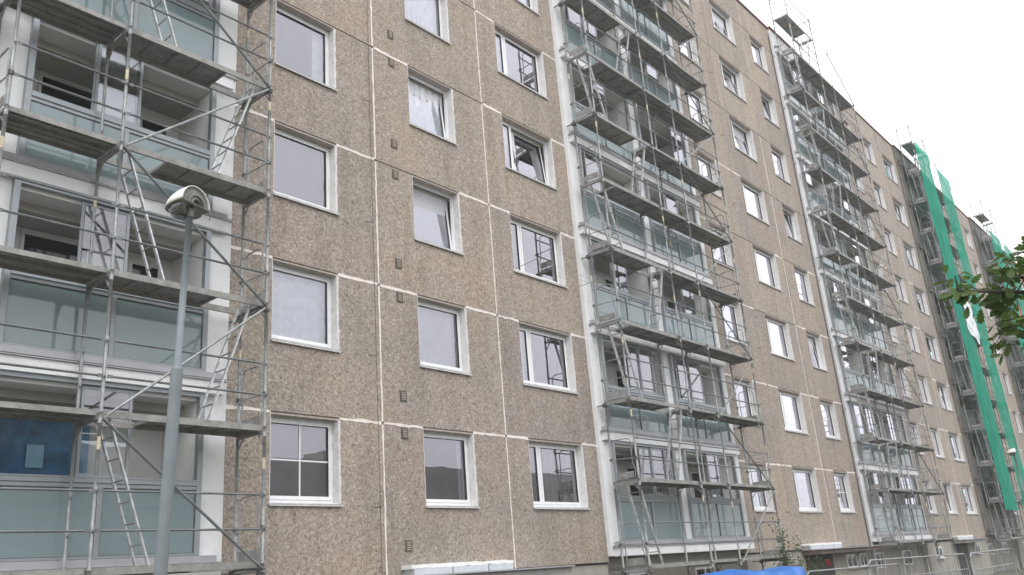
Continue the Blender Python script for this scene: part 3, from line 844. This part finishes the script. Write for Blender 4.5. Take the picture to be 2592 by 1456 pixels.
def tarpf(u, v):
    # a sagging sheet over a pile; skirts fall on all sides
    x = (u - .5) * 2; y = (v - .5) * 2
    k = max(abs(x), abs(y))
    z = 1.43 - .03 * math.sin(u * 11 + 2 * v) - .05 * math.sin(v * 9 + u * 3) * (1 - k * .5) - .05 * u
    z += .05 * math.exp(-((u - .78) ** 2) * 90)
    if k > .80: z -= (k - .80) / .20 * 1.30
    sx = min(abs(x), .80 + (abs(x) - .8) * .25 if abs(x) > .8 else abs(x)) * (1 if x > 0 else -1)
    sy = min(abs(y), .80 + (abs(y) - .8) * .25 if abs(y) > .8 else abs(y)) * (1 if y > 0 else -1)
    return (sx * 1.8 + .03 * math.sin(v * 23), sy * .9 + .03 * math.sin(u * 31), z)
tp = thing('tarpaulin_pile', 'pile of materials under a bright blue tarpaulin at the bottom edge', 'tarpaulin', (15.35, -4.6, 0))
obj('cover', MB().grid(tarpf, 44, 30), 'tarp', tp, smooth=True)
obj('pile', MB().box(-1.5, 1.5, -.62, .62, 0, 1.30), 'ply', tp)

def leafmesh(name, matn, L, lobes=True):
    if lobes:
        half = [(0, 0), (.05, .12), (.16, .20), (.10, .30), (.24, .40), (.15, .50), (.28, .62), (.17, .70), (.22, .84), (.10, .90), (0, 1.0)]
    else:
        half = [(0, 0), (.22, .3), (.25, .55), (.12, .85), (0, 1)]
    mb = MB(); n = len(half)
    for sx in (1, -1):
        b = len(mb.v)
        for (a, t) in half: mb.v.append((a * L * sx, t * L, -.10 * L * t * t + .35 * a * a * L))
        for i in range(n): 
            mb.v.append((0, half[i][1] * L, -.10 * L * half[i][1] ** 2 - .01 * L))
        for i in range(n - 1):
            q = (b + i, b + i + 1, b + n + i + 1, b + n + i)
            mb.f.append(q if sx < 0 else q[::-1]); mb.mi.append(0)
    return mb.mesh(name, matn)

def branch_tree(name, label, cat, base, limbs, nleaf, leafL, matn, seed, nparts=280, lobes=True, spread=.28, trunk_r=.16, sub=10):
    r = random.Random(seed)
    t = thing(name, label, cat, base)
    B = Vector(base)
    tips = []
    for li, (pts, rad) in enumerate(limbs):
        P_ = [Vector(p) - B for p in pts]
        obj('trunk' if li == 0 else 'limb', MB().tube(P_, rad, 8, rad * .35), 'bark', t, smooth=True)
        if li == 0 and len(limbs) > 1: continue
        tw = MB()
        for j in range(sub):
            f = r.random() * (len(P_) - 1); i = int(f); p = P_[i].lerp(P_[i + 1], f - i)
            d = Vector((r.gauss(0, 1), r.gauss(0, 1), r.gauss(0, .7))).normalized() * spread * r.uniform(.5, 1.3)
            mid = p + d * .5 + Vector((0, 0, .03)); q = p + d
            tw.tube([p, mid, q], .0045, 4, .002)
            for _ in range(5): tips.append((p.lerp(q, r.uniform(.3, 1.05)), d))
        obj('twigs', tw, 'bark', t, kind='stuff')
    me = leafmesh('leaf', matn, leafL, lobes)
    big = MB()
    for n in range(nleaf):
        p, d = r.choice(tips)
        p = p + Vector((r.gauss(0, .03), r.gauss(0, .03), r.gauss(0, .03)))
        az = math.atan2(d.y, d.x) - math.pi / 2 + r.gauss(0, .9)
        e = (r.gauss(-.25, .45), r.gauss(0, .5), az); sc = r.uniform(.65, 1.2)
        if n < nparts:
            o = link('leaf', me, t, p, e); o.scale = (sc, sc, sc)
        else:
            mx = Matrix.LocRotScale(p, __import__('mathutils').Euler(e), (sc, sc, sc)); b = len(big.v)
            big.v += [tuple(mx @ v.co) for v in me.vertices]
            for pl in me.polygons: big.f.append(tuple(b + i for i in pl.vertices)); big.mi.append(0)
    if big.v: obj('foliage', big, matn, t, kind='stuff')
    return t
branch_tree('oak_tree', 'oak tree whose lobed leaves and twigs reach into the right edge of the photo', 'tree', (6.6, -12.6, 0),
    [([(6.6, -12.6, 0), (6.55, -12.6, 1.4), (6.6, -12.5, 2.8), (6.5, -12.6, 4.2)], .14),
     ([(6.58, -12.55, 2.55), (5.9, -12.2, 2.85), (5.2, -11.82, 2.84), (4.74, -11.53, 2.84)], .022),
     ([(6.58, -12.55, 2.5), (5.9, -12.1, 2.65), (5.3, -11.75, 2.72), (5.05, -11.68, 2.66)], .018),
     ([(6.58, -12.55, 2.2), (6.0, -12.2, 2.42), (5.16, -11.70, 2.50)], .018),
     ([(6.58, -12.55, 1.6), (6.1, -12.0, 1.65), (5.25, -11.45, 1.50)], .018),
     ([(6.58, -12.55, 3.2), (6.0, -12.45, 3.45), (5.25, -12.12, 3.52)], .012)],
    1700, .085, 'leaf', 5, nparts=290, spread=.20, sub=18)
def shrub(base, label, h, n, seed):
    r = random.Random(seed)
    t = thing('rose_bush', label, 'bush', base)
    pts = []
    st = MB()
    for k in range(9):
        a = r.uniform(0, 6.28); w_ = r.uniform(.2, .75); hh = h * r.uniform(.5, 1.0)
        P_ = [Vector((math.cos(a) * w_ * f * .7, math.sin(a) * w_ * f * .4, hh * f)) + Vector((r.gauss(0, .04), r.gauss(0, .04), 0)) for f in (0, .25, .5, .75, 1)]
        P_[0] = Vector((math.cos(a) * .1, math.sin(a) * .1, 0))
        st.tube(P_, .010, 5, .004)
        for i in range(4):
            for _ in range(8): pts.append(P_[i].lerp(P_[i + 1], r.random()))
    obj('stems', st, 'bark', t, kind='stuff')
    me = leafmesh('leafb', 'leaf2', .085, False); big = MB()
    for i in range(n):
        p = r.choice(pts) + Vector((r.gauss(0, .09), r.gauss(0, .09), r.gauss(0, .07)))
        mx = Matrix.LocRotScale(p, __import__('mathutils').Euler((r.gauss(-.3, .6), r.gauss(0, .6), r.uniform(0, 6.28))), (1, 1, 1)); b = len(big.v)
        big.v += [tuple(mx @ v.co) for v in me.vertices]
        for pl in me.polygons: big.f.append(tuple(b + i_ for i_ in pl.vertices)); big.mi.append(0)
    obj('foliage', big, 'leaf2', t, kind='stuff')
    return t
shrub((24.3, -1.7, 0), 'tall loose green bush climbing by the right foot of the middle scaffold', 2.75, 1100, 3)
b2 = shrub((26.4, -1.5, 0), 'lower bush with red roses before the brown entrance canopy', 1.75, 900, 4)
for (x, z) in ((.25, 1.42), (.29, 1.36), (.22, 1.33), (.34, 1.30)):
    mb = MB()
    for q in range(5):
        a = q * 1.257; mb.tube([(0, 0, 0), (math.cos(a) * .035, math.sin(a) * .035, .02), (math.cos(a) * .05, math.sin(a) * .05, .055)], .018, 5, .03)
    obj('rose', mb, 'rose', b2, (x, -.35, z), smooth=True)

# clothes line by the middle storey window
cl = thing('clothes_line', 'thin wire clothes rack sticking out below the window beside the middle scaffold', 'clothes line', (15.3, 0, 8.75))
obj('arm', MB().tube([(0, -.02, 0), (.02, -.75, .06)], .008, 5), 'galv', cl); obj('arm', MB().tube([(2.4, -.02, -.02), (2.45, -.75, .04)], .008, 5), 'galv', cl)
for i in range(3): obj('line', MB().tube([(.01, -.3 - .2 * i, .02), (2.43, -.3 - .2 * i, .0)], .003, 4), 'galv', cl)

# ------------------------------------------------------------------ the block across the green, seen in the lower windows
ob = thing('opposite_block', 'low apartment block across the green, seen only in window reflections', 'apartment building', (0, -75, 0))
obj('walls', MB().box(-60, 150, -12, 0, 0, 17.5), 'opp', ob)
obj('stair_head', MB().box(28, 32, -8, -4, 17.5, 19.4).box(70, 74, -8, -4, 17.5, 19.4), 'opp', ob)
wn = MB()
for i in range(60):
    for k in range(5): wn.box(-58 + i * 3.5, -56 + i * 3.5, .002, .05, 2.6 + k * 3.0, 4.1 + k * 3.0)
obj('windows', wn, 'plinth', ob, kind='stuff')

# ------------------------------------------------------------------ air
mt, n, o = newmat('haze_air')
pv = n.nodes.new('ShaderNodeVolumePrincipled'); pv.inputs['Density'].default_value = .0016
pv.inputs['Color'].default_value = (.95, .95, .96, 1); n.links.new(pv.outputs[0], o.inputs['Volume']); M['haze'] = mt
obj('haze', MB().box(-255, 455, -305, 255, -1.4, 31), 'haze', kind='stuff')
